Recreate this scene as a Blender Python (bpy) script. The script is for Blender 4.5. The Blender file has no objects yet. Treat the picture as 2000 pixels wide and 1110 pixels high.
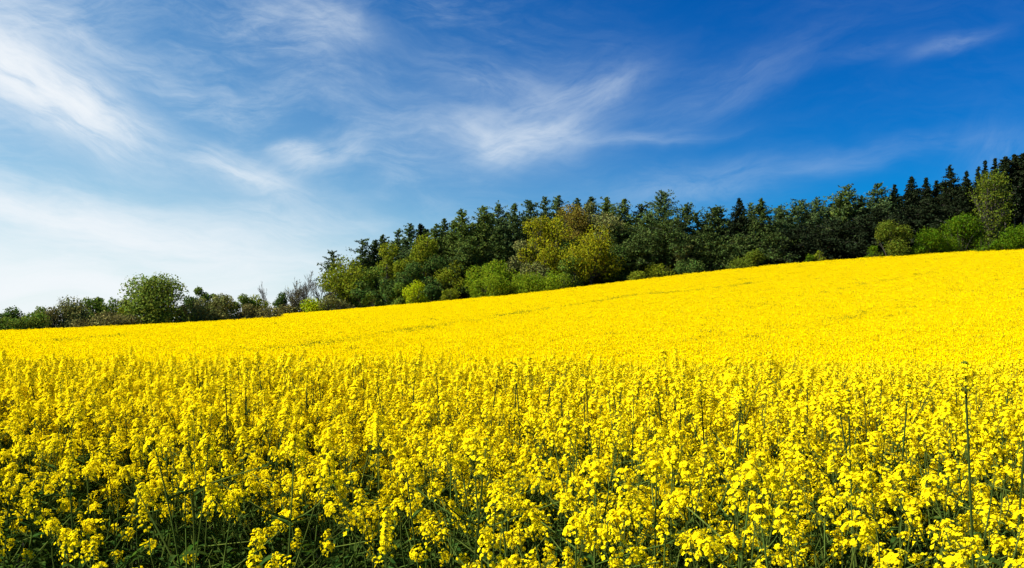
import bpy, math
import numpy as np
from mathutils import Matrix, Vector, Euler

S = bpy.context.scene
C = S.collection
R = math.radians
F, UC, VH = 1664.0, 1000.0, 660.0        # focal length in photo pixels, principal column, horizon row

# ------------------------------------------------------------------ camera
cam_d = bpy.data.cameras.new('camera')
cam_d.sensor_width = 36.0
cam_d.lens = 36.0 * F / 2000.0
cam_d.shift_y = (VH - 555.0) / 2000.0
cam_d.clip_start = 0.05
cam_d.clip_end = 12000
cam = bpy.data.objects.new('camera', cam_d)
cam.location = (0, 0, 0)
cam.rotation_euler = (R(90), 0, 0)
C.objects.link(cam)
S.camera = cam

# ------------------------------------------------------------------ light
SUN_EL, SUN_AZ = 42.0, -100.0             # degrees; azimuth from the view direction, negative to the left
sun_d = bpy.data.lights.new('sun', 'SUN')
sun_d.energy = 5.0
sun_d.angle = R(0.53)
sun_d.color = (1.0, 0.945, 0.85)
sun = bpy.data.objects.new('sun', sun_d)
sun.rotation_euler = (R(90 - SUN_EL), 0, R(180 - SUN_AZ))
C.objects.link(sun)

S.view_settings.view_transform = 'Standard'
S.view_settings.look = 'None'
S.view_settings.exposure = 1.22
S.view_settings.gamma = 1.0
S.view_settings.use_curve_mapping = False

# ------------------------------------------------------------------ sky with cirrus (world, in azimuth / elevation)
W = bpy.data.worlds.new('World')
S.world = W
W.use_nodes = True
wt = W.node_tree
wt.nodes.clear()
N = wt.nodes.new
Lk = wt.links.new


def _sock(x, inp):
    if isinstance(x, (int, float)):
        inp.default_value = x
    elif isinstance(x, tuple):
        inp.default_value = x
    else:
        Lk(x, inp)


def M(op, a, b=0.0, c=None, clamp=False):
    n = N('ShaderNodeMath'); n.operation = op; n.use_clamp = clamp
    _sock(a, n.inputs[0]); _sock(b, n.inputs[1])
    if c is not None:
        _sock(c, n.inputs[2])
    return n.outputs[0]


def VM(op, a, b=(0, 0, 0)):
    n = N('ShaderNodeVectorMath'); n.operation = op
    _sock(a, n.inputs[0]); _sock(b, n.inputs[1])
    return n.outputs['Value'] if op in ('LENGTH', 'DOT_PRODUCT') else n.outputs[0]


def comb(x, y, z=0.0):
    n = N('ShaderNodeCombineXYZ')
    _sock(x, n.inputs[0]); _sock(y, n.inputs[1]); _sock(z, n.inputs[2])
    return n.outputs[0]


def noise(vec, scale, detail=6.0, rough=0.55, dist=0.0):
    n = N('ShaderNodeTexNoise'); n.noise_dimensions = '3D'
    Lk(vec, n.inputs['Vector'])
    n.inputs['Scale'].default_value = scale
    n.inputs['Detail'].default_value = detail
    n.inputs['Roughness'].default_value = rough
    n.inputs['Distortion'].default_value = dist
    return n.outputs[0]


def smooth(x, a, b):
    n = N('ShaderNodeMapRange'); n.interpolation_type = 'SMOOTHSTEP'
    _sock(x, n.inputs[0])
    n.inputs[1].default_value = a; n.inputs[2].default_value = b
    return n.outputs[0]


sky = N('ShaderNodeTexSky')
sky.sky_type = 'NISHITA'
sky.sun_disc = False
sky.sun_elevation = R(SUN_EL)
sky.sun_rotation = R(SUN_AZ)
sky.altitude = 300
sky.air_density = 1.0
sky.dust_density = 0.6
sky.ozone_density = 1.6
hsv = N('ShaderNodeHueSaturation')
hsv.inputs['Saturation'].default_value = 1.55
hsv.inputs['Value'].default_value = 1.0
Lk(sky.outputs[0], hsv.inputs['Color'])
tint = N('ShaderNodeMix'); tint.data_type = 'RGBA'; tint.blend_type = 'MULTIPLY'
tint.inputs[0].default_value = 1.0
Lk(hsv.outputs[0], tint.inputs[6])

tc = N('ShaderNodeTexCoord')
sp = N('ShaderNodeSeparateXYZ')
Lk(tc.outputs['Generated'], sp.inputs[0])
az = M('ARCTAN2', sp.outputs[0], sp.outputs[1])
el = M('ARCSINE', sp.outputs[2])
AE = comb(az, el)
warp_n = N('ShaderNodeTexNoise')
Lk(AE, warp_n.inputs['Vector'])
warp_n.inputs['Scale'].default_value = 8.0
warp_n.inputs['Detail'].default_value = 4.0
warp = VM('SCALE', VM('SUBTRACT', warp_n.outputs['Color'], (0.5, 0.5, 0.5)))
warp.node.inputs['Scale'].default_value = 0.05
AEW = VM('ADD', AE, warp)


# polarised sky: deepest away from the sun
pol = N('ShaderNodeMix'); pol.data_type = 'RGBA'
Lk(smooth(M('ADD', az, M('MULTIPLY', el, 0.7)), -0.55, 0.62), pol.inputs[0])
pol.inputs[6].default_value = (0.56, 0.86, 0.82, 1)
pol.inputs[7].default_value = (0.012, 0.49, 0.78, 1)
Lk(pol.outputs[2], tint.inputs[7])


def to_ae(u, v):
    t = (u - UC) / F; s = (VH - v) / F
    return math.atan(t), math.atan(s / math.sqrt(1 + t * t))


def blob(u, v, ru, rv, ang, amp, lo=0.36, hi=0.72, fu=5.0, fv=26.0, seed=0.0):
    """an elongated cirrus patch: centre and half lengths, tilt in degrees, streaky noise along its length"""
    a0, e0 = to_ae(u, v)
    d = VM('SUBTRACT', AEW, (a0, e0, 0.0))
    rot = N('ShaderNodeVectorRotate'); rot.rotation_type = 'Z_AXIS'
    Lk(d, rot.inputs['Vector']); rot.inputs['Angle'].default_value = -R(ang)
    q = VM('MULTIPLY', rot.outputs[0], (F / ru, F / rv, 0.0))
    g = M('POWER', 2.718, M('MULTIPLY', VM('DOT_PRODUCT', q, q), -1.0))
    nv = VM('ADD', VM('MULTIPLY', rot.outputs[0], (fu * 1.2, fv * 1.9, 0.0)), (seed * 7.3, seed * 3.1, seed))
    nn = smooth(noise(nv, 1.0, 9.0, 0.66, 0.5), lo + 0.10, hi)
    return M('MULTIPLY', M('MULTIPLY', g, nn), amp)


cl = None
for b in [
    (70, 165, 170, 48, -24, 1.7, 0.15, 0.75, 7, 20, 1),
    (-10, 110, 130, 60, -30, 1.1, 0.2, 0.8, 7, 18, 2),
    (190, 205, 110, 34, -30, 0.9, 0.2, 0.8, 8, 20, 19),
    (120, 40, 170, 50, 14, 0.45, 0.2, 0.85, 7, 18, 14),
    (620, 25, 130, 40, -12, 0.36, 0.1, 0.8, 7, 15, 3),
    (690, 50, 46, 34, -30, 0.35, 0.1, 0.8, 7, 12, 20),
    (455, 340, 95, 26, -20, 0.75, 0.15, 0.8, 8, 22, 4),
    (525, 372, 60, 26, -10, 0.55, 0.15, 0.8, 8, 18, 21),
    (585, 300, 38, 17, 12, 0.90, 0.1, 0.75, 10, 18, 22),
    (625, 315, 80, 22, 26, 0.60, 0.15, 0.8, 8, 22, 5),
    (1020, 280, 100, 30, 12, 0.72, 0.1, 0.75, 8, 18, 6),
    (1080, 220, 150, 60, 22, 0.42, 0.1, 0.8, 7, 16, 7),
    (960, 270, 110, 34, -14, 0.50, 0.15, 0.8, 7, 18, 23),
    (1200, 175, 80, 26, 28, 0.30, 0.1, 0.8, 7, 16, 24),
    (960, 170, 140, 50, -16, 0.22, 0.15, 0.85, 7, 16, 25),
    (1410, 175, 190, 44, 20, 0.14, 0.1, 0.8, 7, 18, 8),
    (1690, 115, 90, 16, 9, 0.07, 0.1, 0.75, 8, 24, 9),
    (1850, 88, 60, 13, 16, 0.20, 0.1, 0.75, 8, 24, 10),
    (1240, 268, 160, 12, 2, 0.22, 0.1, 0.75, 6, 26, 26),
    (1350, 365, 190, 40, 6, 0.26, 0.1, 0.8, 7, 16, 11),
    (1700, 310, 200, 22, 6, 0.14, 0.1, 0.8, 7, 20, 27),
    (180, 430, 230, 34, -10, 0.95, 0.15, 0.8, 6, 22, 12),
    (330, 465, 230, 40, -8, 0.65, 0.15, 0.8, 6, 20, 28),
    (60, 400, 190, 36, -4, 0.70, 0.15, 0.8, 6, 20, 13),
    (560, 450, 170, 34, -10, 0.50, 0.15, 0.8, 6, 20, 15),
    (640, 410, 100, 26, -20, 0.28, 0.15, 0.8, 6, 18, 29),
    (250, 300, 320, 90, -20, 0.16, 0.1, 0.85, 5, 14, 17),
    (760, 190, 260, 70, -14, 0.18, 0.15, 0.85, 5, 14, 18),
    (1980, 330, 70, 70, 60, 0.22, 0.1, 0.8, 6, 16, 16),
    (20, 20, 150, 90, -20, 0.5, 0.15, 0.85, 6, 16, 30),
]:
    x = blob(*b)
    cl = x if cl is None else M('ADD', cl, x)
# thin bright veil low in the sky, denser towards the sun's side
low = smooth(el, 0.16, 0.0)
side = smooth(az, 0.25, -0.62)
vn = smooth(noise(VM('MULTIPLY', AEW, (5.0, 30.0, 0.0)), 1.0, 8.0, 0.62, 0.4), 0.25, 0.75)
veil = M('MULTIPLY', M('ADD', 0.45, M('MULTIPLY', vn, 0.75)), M('MULTIPLY', M('MULTIPLY', low, side), 2.4))
side2 = smooth(az, 0.35, -0.6)
veil2 = M('MULTIPLY', side2, M('MULTIPLY', smooth(el, 0.42, 0.0), 0.40))
# wide thin cirrus, faint streaks over most of the sky
t1 = smooth(noise(VM('MULTIPLY', AEW, (3.0, 9.0, 0.0)), 1.0, 7.0, 0.62, 0.8), 0.36, 0.74)
t2 = smooth(noise(VM('ADD', VM('MULTIPLY', AEW, (11.0, 40.0, 0.0)), (3.3, 1.7, 0.5)), 1.0, 9.0, 0.68, 0.8), 0.32, 0.70)
thinl = M('MULTIPLY', M('MULTIPLY', t1, M('ADD', 0.3, t2)), M('ADD', 0.02, M('MULTIPLY', smooth(az, 0.32, -0.55), 0.38)))
cl = M('ADD', M('ADD', cl, thinl), M('ADD', veil, veil2))
cl = M('SUBTRACT', 1.0, M('POWER', 2.718, M('MULTIPLY', cl, -1.45)), clamp=True)
mixc = N('ShaderNodeMix'); mixc.data_type = 'RGBA'
Lk(cl, mixc.inputs[0])
Lk(tint.outputs[2], mixc.inputs[6])
clc = N('ShaderNodeMix'); clc.data_type = 'RGBA'
Lk(cl, clc.inputs[0])
clc.inputs[6].default_value = (3.8, 4.95, 5.8, 1)      # thin ice cloud, blue sky showing through
clc.inputs[7].default_value = (6.1, 6.35, 6.6, 1)
Lk(clc.outputs[2], mixc.inputs[7])
bg = N('ShaderNodeBackground')
bg.inputs['Strength'].default_value = 0.064
Lk(mixc.outputs[2], bg.inputs['Color'])
wo = N('ShaderNodeOutputWorld')
Lk(bg.outputs[0], wo.inputs['Surface'])

# ------------------------------------------------------------------ helpers: meshes made of quads
def quad_mesh(name, parts):
    """parts: list of (array N,4,3 ; material). One mesh, one material slot per part."""
    parts = [(a, m) for a, m in parts if len(a)]
    V = np.concatenate([a.reshape(-1, 3) for a, m in parts]).astype(np.float32)
    n = len(V) // 4
    me = bpy.data.meshes.new(name)
    me.vertices.add(len(V)); me.vertices.foreach_set('co', V.ravel())
    me.loops.add(n * 4); me.loops.foreach_set('vertex_index', np.arange(n * 4, dtype=np.int32))
    me.polygons.add(n)
    me.polygons.foreach_set('loop_start', np.arange(0, n * 4, 4, dtype=np.int32))
    mats = []
    idx = []
    for a, m in parts:
        if m not in mats:
            mats.append(m); me.materials.append(m)
        idx.append(np.full(len(a), mats.index(m), np.int32))
    me.polygons.foreach_set('material_index', np.concatenate(idx))
    me.update(calc_edges=True)
    return me


def link(name, me, parent=None, loc=(0, 0, 0), rot=None, scale=None):
    o = bpy.data.objects.new(name, me)
    C.objects.link(o)
    o.parent = parent
    o.location = loc
    if rot is not None:
        o.rotation_euler = rot
    if scale is not None:
        o.scale = scale
    return o


def thing(name, label, cat, loc, rz=0.0, group=None):
    o = link(name, None, None, loc, (0, 0, rz))
    o.empty_display_size = 0.2
    o['label'] = label; o['category'] = cat
    if group:
        o['group'] = group
    return o


def unit(a):
    return a / np.maximum(np.linalg.norm(a, axis=-1, keepdims=True), 1e-9)


def cards(P, su, sv, rng, nrm=None, along=None, jit=1.0):
    """small leaf quads at P; half sizes su, sv; nrm: preferred normal (jittered), along: preferred long axis"""
    n = len(P)
    r = rng.normal(size=(n, 3))
    nn = unit(r) if nrm is None else unit(np.asarray(nrm) + jit * unit(r))
    a = rng.normal(size=(n, 3)) if along is None else np.asarray(along) + 0.5 * rng.normal(size=(n, 3))
    a = unit(a - nn * (a * nn).sum(1, keepdims=True))
    b = np.cross(nn, a)
    a = a * np.reshape(su, (-1, 1)); b = b * np.reshape(sv, (-1, 1))
    return np.stack([P - a - 0.35 * b, P + 0.1 * a - b, P + a + 0.25 * b, P - 0.15 * a + b], 1)


def tube(pts, rad, sides=5):
    pts = np.asarray(pts, float); rad = np.broadcast_to(np.asarray(rad, float), (len(pts),))
    d = unit(np.gradient(pts, axis=0))
    ref = np.array([0.31, 0.93, 0.17]) if abs(d[0, 2]) > 0.7 else np.array([0, 0, 1.0])
    a = unit(np.cross(d, ref)); b = np.cross(d, a)
    th = np.arange(sides) * 2 * np.pi / sides
    ring = pts[:, None] + rad[:, None, None] * (np.cos(th)[None, :, None] * a[:, None] + np.sin(th)[None, :, None] * b[:, None])
    nx = np.roll(ring, -1, axis=1)
    return np.stack([ring[:-1], nx[:-1], nx[1:], ring[1:]], 2).reshape(-1, 4, 3)


def bez(p0, p1, p2, n=6):
    t = np.linspace(0, 1, n)[:, None]
    return (1 - t) ** 2 * np.asarray(p0) + 2 * t * (1 - t) * np.asarray(p1) + t * t * np.asarray(p2)


# ------------------------------------------------------------------ materials
def leafmat(name, col, trans=0.35, var=0.35, hue=0.03, tcol=None, gloss=0.0, rough=0.5):
    m = bpy.data.materials.new(name); m.use_nodes = True
    nt = m.node_tree; nt.nodes.clear()
    n = nt.nodes.new; l = nt.links.new
    geo = n('ShaderNodeNewGeometry')
    hs = n('ShaderNodeHueSaturation')
    hs.inputs['Color'].default_value = (*col, 1)
    mr = n('ShaderNodeMapRange')
    l(geo.outputs['Random Per Island'], mr.inputs[0])
    mr.inputs[3].default_value = 1 - var; mr.inputs[4].default_value = 1 + var
    l(mr.outputs[0], hs.inputs['Value'])
    mul = n('ShaderNodeMath'); mul.operation = 'MULTIPLY'; mul.inputs[1].default_value = 7.13
    l(geo.outputs['Random Per Island'], mul.inputs[0])
    fr = n('ShaderNodeMath'); fr.operation = 'FRACT'
    l(mul.outputs[0], fr.inputs[0])
    mr2 = n('ShaderNodeMapRange')
    l(fr.outputs[0], mr2.inputs[0])
    mr2.inputs[3].default_value = 0.5 - hue; mr2.inputs[4].default_value = 0.5 + hue
    l(mr2.outputs[0], hs.inputs['Hue'])
    d = n('ShaderNodeBsdfDiffuse'); t = n('ShaderNodeBsdfTranslucent')
    l(hs.outputs[0], d.inputs[0])
    if tcol is None:
        l(hs.outputs[0], t.inputs[0])
    else:
        t.inputs[0].default_value = (*tcol, 1)
    mx = n('ShaderNodeMixShader'); mx.inputs[0].default_value = trans
    l(d.outputs[0], mx.inputs[1]); l(t.outputs[0], mx.inputs[2])
    out = n('ShaderNodeOutputMaterial')
    last = mx.outputs[0]
    if gloss > 0:
        g = n('ShaderNodeBsdfGlossy'); g.inputs['Roughness'].default_value = rough
        g.inputs[0].default_value = (1, 1, 1, 1)
        m2 = n('ShaderNodeMixShader'); m2.inputs[0].default_value = gloss
        l(last, m2.inputs[1]); l(g.outputs[0], m2.inputs[2])
        last = m2.outputs[0]
    l(last, out.inputs[0])
    return m


def barkmat(name, c1, c2, scale=6.0):
    m = bpy.data.materials.new(name); m.use_nodes = True
    nt = m.node_tree
    bs = nt.nodes['Principled BSDF']
    bs.inputs['Roughness'].default_value = 0.9
    tx = nt.nodes.new('ShaderNodeTexCoord')
    mp = nt.nodes.new('ShaderNodeMapping'); mp.inputs['Scale'].default_value = (1, 1, 0.25)
    nz = nt.nodes.new('ShaderNodeTexNoise'); nz.inputs['Scale'].default_value = scale; nz.inputs['Detail'].default_value = 5
    rp = nt.nodes.new('ShaderNodeValToRGB')
    rp.color_ramp.elements[0].position = 0.35; rp.color_ramp.elements[0].color = (*c1, 1)
    rp.color_ramp.elements[1].position = 0.65; rp.color_ramp.elements[1].color = (*c2, 1)
    nt.links.new(tx.outputs['Object'], mp.inputs[0]); nt.links.new(mp.outputs[0], nz.inputs['Vector'])
    nt.links.new(nz.outputs[0], rp.inputs[0]); nt.links.new(rp.outputs[0], bs.inputs['Base Color'])
    return m


MAT = {
    'petal': leafmat('petal', (0.88, 0.725, 0.006), 0.42, 0.10, 0.008, (0.92, 0.76, 0.006)),
    'far_petal': leafmat('crop_petal', (0.88, 0.69, 0.001), 0.40, 0.09, 0.006, (0.90, 0.72, 0.001)),
    'bud': leafmat('bud', (0.50, 0.46, 0.015), 0.2, 0.2, 0.02),
    'stem': leafmat('rape_stem', (0.065, 0.095, 0.016), 0.05, 0.30, 0.02),
    'tallstem': leafmat('tall_stem', (0.032, 0.052, 0.010), 0.05, 0.25, 0.02),
    'greenbud': leafmat('green_bud', (0.14, 0.17, 0.015), 0.15, 0.25, 0.02),
    'rleaf': leafmat('rape_leaf', (0.035, 0.070, 0.012), 0.28, 0.40, 0.03, (0.07, 0.13, 0.01)),
    'weed': leafmat('weed_leaf', (0.036, 0.084, 0.009), 0.30, 0.45, 0.03, (0.08, 0.18, 0.010)),
    'conifer': leafmat('dark_needles', (0.048, 0.074, 0.018), 0.15, 0.32, 0.03),
    'conifer_green': leafmat('green_needles', (0.085, 0.125, 0.024), 0.22, 0.32, 0.03),
    'larch': leafmat('blue_green_needles', (0.07, 0.11, 0.036), 0.25, 0.30, 0.03),
    'spruce': leafmat('blackish_needles', (0.016, 0.024, 0.01), 0.12, 0.45, 0.04),
    'olive': leafmat('olive_leaves', (0.15, 0.18, 0.012), 0.35, 0.26, 0.03),
    'golden': leafmat('golden_leaves', (0.235, 0.24, 0.01), 0.38, 0.25, 0.03),
    'orange': leafmat('orange_brown_leaves', (0.165, 0.135, 0.02), 0.30, 0.35, 0.03),
    'mid': leafmat('mid_green_leaves', (0.115, 0.17, 0.022), 0.35, 0.26, 0.04),
    'deep': leafmat('deep_green_leaves', (0.065, 0.11, 0.022), 0.28, 0.40, 0.04),
    'grass_green': leafmat('grass_green_leaves', (0.070, 0.130, 0.006), 0.38, 0.25, 0.03),
    'leafolive': leafmat('olive_green_leaves', (0.098, 0.132, 0.013), 0.36, 0.26, 0.03),
    'willow': leafmat('willow_leaves', (0.150, 0.205, 0.030), 0.40, 0.35, 0.03),
    'bright': leafmat('bright_green_leaves', (0.15, 0.215, 0.01), 0.42, 0.30, 0.03),
    'lime': leafmat('lime_leaves', (0.3, 0.37, 0.008), 0.42, 0.30, 0.03),
    'brown': leafmat('brown_buds', (0.16, 0.15, 0.048), 0.15, 0.40, 0.03),
    'greybrown': leafmat('grey_brown_buds', (0.135, 0.145, 0.042), 0.18, 0.40, 0.04),
    'twig': barkmat('twig_bark', (0.022, 0.019, 0.011), (0.044, 0.038, 0.024)),
    'bark': barkmat('dark_bark', (0.022, 0.018, 0.014), (0.060, 0.050, 0.040)),
    'palebark': barkmat('pale_bark', (0.12, 0.10, 0.075), (0.22, 0.19, 0.15)),
}

# ground: damp soil with green in the crop, dark litter and grass beyond
gm = bpy.data.materials.new('field_soil'); gm.use_nodes = True
nt = gm.node_tree
bs = nt.nodes['Principled BSDF']; bs.inputs['Roughness'].default_value = 0.95
tx = nt.nodes.new('ShaderNodeTexCoord')
nz = nt.nodes.new('ShaderNodeTexNoise'); nz.inputs['Scale'].default_value = 1.7; nz.inputs['Detail'].default_value = 9
nt.links.new(tx.outputs['Object'], nz.inputs['Vector'])
rp = nt.nodes.new('ShaderNodeValToRGB')
rp.color_ramp.elements[0].position = 0.38; rp.color_ramp.elements[0].color = (0.030, 0.022, 0.012, 1)
rp.color_ramp.elements[1].position = 0.60; rp.color_ramp.elements[1].color = (0.028, 0.045, 0.012, 1)
nt.links.new(nz.outputs[0], rp.inputs[0]); nt.links.new(rp.outputs[0], bs.inputs['Base Color'])
bp = nt.nodes.new('ShaderNodeBump'); bp.inputs['Strength'].default_value = 0.6; bp.inputs['Distance'].default_value = 0.06
nz2 = nt.nodes.new('ShaderNodeTexNoise'); nz2.inputs['Scale'].default_value = 14; nz2.inputs['Detail'].default_value = 6
nt.links.new(tx.outputs['Object'], nz2.inputs['Vector'])
nt.links.new(nz2.outputs[0], bp.inputs['Height']); nt.links.new(bp.outputs[0], bs.inputs['Normal'])

# ------------------------------------------------------------------ terrain
CROP_H = 1.30
_qx = np.array([-2000, -300, -200, -108, -63, -48.7, -32, 0, 32.5, 54, 86.5, 108, 200, 400, 2000], float)
_qz = np.array([0.5, 0.5, 0.8, 2.9, 5.85, 6.9, 8.3, 11.4, 15.6, 18.1, 20.6, 21.5, 24, 26, 26], float)


def Q(X):
    """smoothed profile of the hill across the view"""
    X = np.asarray(X, float)
    acc = 0
    for k, w in ((-9, .15), (-4.5, .2), (0, .3), (4.5, .2), (9, .15)):
        acc = acc + w * np.interp(X + k, _qx, _qz)
    return acc


def sst(x, a, b):
    t = np.clip((np.asarray(x, float) - a) / (b - a), 0, 1)
    return t * t * (3 - 2 * t)


def ztop(X, Y):
    """height of the crop's surface"""
    X = np.asarray(X, float); Y = np.asarray(Y, float)
    near = -0.54 - 0.03 * np.tanh(X / 5.0) * sst(Y, 40, 5)
    b = near + (-1.75 + 0.54) * sst(Y, 7.5, 40)
    s = (np.clip(Y - 20, 0, 160) / 160.0) ** 1.2 + np.clip(Y - 180, 0, 90) * 0.0016
    return b + (Q(X) - 0.35) * s


def ground(X, Y):
    return ztop(X, Y) - CROP_H


def hedge_Y(u):
    return 99.0 + 26.0 * np.clip(u, -200, 600) / 540.0


xs = np.unique(np.concatenate([np.linspace(-12, 12, 33), np.linspace(-60, 60, 61), np.linspace(-260, 260, 105),
                               np.linspace(-1000, 1000, 21), [-6000, -3500, -2000, 2000, 3500, 6000]]))
ys = np.unique(np.concatenate([np.linspace(-6, 40, 63), np.linspace(40, 300, 105), np.linspace(300, 1000, 15),
                               [-400, -60, -20, 1500, 2500, 4000, 6000, 9000]]))
gx, gy = np.meshgrid(xs, ys)
gz = ground(gx, gy)
gv = np.stack([gx, gy, gz], -1).reshape(-1, 3)
nxg = len(xs)
ii = (np.arange(len(ys) - 1)[:, None] * nxg + np.arange(nxg - 1)[None]).ravel()
gf = np.stack([ii, ii + 1, ii + 1 + nxg, ii + nxg], 1)
me = bpy.data.meshes.new('ground')
me.from_pydata(gv.tolist(), [], gf.tolist())
me.materials.append(gm)
me.polygons.foreach_set('use_smooth', np.ones(len(gf), bool))
g_o = link('ground', me)
g_o['kind'] = 'structure'
g_o['label'] = 'dark soil of the rising rapeseed field and the wooded slope'

# ------------------------------------------------------------------ trees
def at(u, Y):
    X = (u - UC) / F * Y
    return X, Y, float(ground(X, Y))


def lobes_crown(rng, h, w, cb, n_lobes, n_leaf, ls, flat=1.0, shell=0.45, top=0.0, lobe_r=0.27, boxy=False):
    """crown of leaf clumps: lobes spread through an uneven envelope; returns leaf quads and lobe centres"""
    zc = h * (cb + 1) / 2; hz = h * (1 - cb) / 2
    ce, ra = [], []
    tall = (not boxy) and h > 1.15 * w
    for k in range(n_lobes):
        d = unit(rng.normal(size=3))
        if rng.random() < top and d[2] < 0:
            d[2] = -d[2]
        r = rng.uniform(0.30, 0.92)
        rad = lobe_r * w * rng.uniform(0.55, 1.35)
        c = np.array([d[0] * r * w / 2, d[1] * r * w / 2, zc + d[2] * r * hz * 0.95])
        if boxy:
            q = rng.random(); zz = rng.uniform(0.06, 0.86)
            rr_ = math.sqrt(q) * 0.38 * w * (1 - 0.42 * zz ** 3)
            a_ = rng.uniform(0, 6.283)
            c = np.array([rr_ * math.cos(a_), rr_ * math.sin(a_), zz * h])
        if tall:
            zz = cb + (0.95 - cb) * (k + rng.random()) / n_lobes
            rr_ = math.sqrt(rng.random()) * 0.40 * w * math.sin(math.pi * min(zz, 0.97) ** 0.9) ** 0.55
            a_ = rng.uniform(0, 6.283)
            c = np.array([rr_ * math.cos(a_), rr_ * math.sin(a_), zz * h])
        c[2] = min(c[2], h - rad * 0.85)
        c[2] = max(c[2], cb * h + rad * 0.45)
        ce.append(c); ra.append(rad)
    ce = np.array(ce); ra = np.array(ra)
    k = np.argmax(ce[:, 2]); ce[k, 2] = h - ra[k] * 0.8; ce[k, :2] *= 0.5
    pw = ra ** 2; pw /= pw.sum()
    li = rng.choice(n_lobes, n_leaf, p=pw)
    d = unit(rng.normal(size=(n_leaf, 3)))
    r = ra[li] * (shell + (1 - shell) * rng.random(n_leaf) ** 0.6) * rng.uniform(0.85, 1.18, n_leaf)
    P = ce[li] + d * r[:, None] * np.array([1, 1, flat])
    P[:, 2] = np.where(P[:, 2] < 0.1, rng.uniform(0.1, 0.9, n_leaf), P[:, 2])
    s = ls * rng.uniform(0.6, 1.4, n_leaf)
    return cards(P, s, s * 0.75, rng, d, None, 1.1), ce


def make_broadleaf(rng, h, w, mat, cb=0.18, n_lobes=16, dens=1.0, ls=0.24, limbs=True, bark='bark', lobe_r=0.25):
    n_leaf = int(np.clip(dens * 42 * w * h * (1 - cb), 2200, 12000))
    leaves, ce = lobes_crown(rng, h, w, cb, n_lobes, n_leaf, ls, 0.85, lobe_r=lobe_r)
    r0 = 0.022 * h
    lean = rng.normal(size=2) * 0.02 * h
    fork = np.array([lean[0], lean[1], h * (cb + 0.10)])
    wood = [tube(bez((0, 0, -0.3), (0, 0, h * cb * 0.6), fork, 6), np.linspace(r0 * 1.25, r0 * 0.8, 6), 7)]
    for c in ce:
        mid = fork * 0.5 + c * 0.5 + np.array([0, 0, -0.05 * h]) + rng.normal(size=3) * 0.03 * h
        st = fork + np.array([0, 0, rng.uniform(-0.08, 0.12) * h])
        st[:2] = lean * rng.uniform(0.8, 1.1)
        p = bez(st, mid, c, 6)
        wood.append(tube(p, np.linspace(r0 * 0.45, r0 * 0.10, 6), 4))
        for q in range(5):
            e = c + unit(rng.normal(size=3)) * w * 0.17
            wood.append(tube(bez(p[rng.integers(2, 5)], (p[4] + e) / 2 + [0, 0, 0.1], e, 4), np.linspace(r0 * 0.13, 0.02, 4), 3))
    return [('trunk', quad_mesh('trunk', [(np.concatenate(wood), MAT[bark])])),
            ('crown', quad_mesh('crown', [(leaves, MAT[mat])]))]


def make_bush(rng, h, w, mat, dens=1.0, ls=0.19, n_lobes=11, twiggy=0.0, upright=False, mat2=None):
    n_leaf = int(np.clip(dens * 70 * w * h, 1500, 18000))
    leaves, ce = lobes_crown(rng, h, w, 0.02, n_lobes, n_leaf, ls, 0.95, 0.35, 0.5, 0.25, True)
    wood = []
    sprigs = []
    for k in range(int(16 + 40 * twiggy)):
        th = rng.uniform(0, 2 * np.pi); r = w * 0.5 * rng.uniform(0.15, 0.95 if not upright else 0.75)
        e = np.array([np.cos(th) * r, np.sin(th) * r, h * rng.uniform(0.72, 1.04) * math.sqrt(max(0.15, 1 - (1.6 * r / w) ** 2))])
        s = np.array([np.cos(th), np.sin(th), 0]) * r * (0.25 if not upright else 0.55); s[2] = -0.2
        p = bez(s, (s + e) / 2 + np.array([-e[0] * 0.15, -e[1] * 0.15, 0.12 * h]), e, 6)
        wood.append(tube(p, np.linspace(0.05, 0.012, 6), 3))
        for q in range(9):
            sprigs.append(e + unit(e - s) * rng.uniform(-0.35, 0.12) * 0.35 * h + rng.normal(size=3) * 0.10)
    sp_ = cards(np.array(sprigs), ls * 0.7, ls * 0.4, rng)
    parts = [(leaves, MAT[mat]), (sp_, MAT[mat2 or mat])]
    return [('stems', quad_mesh('stems', [(np.concatenate(wood), MAT['twig'])])),
            ('crown', quad_mesh('crown', parts))]


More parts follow.
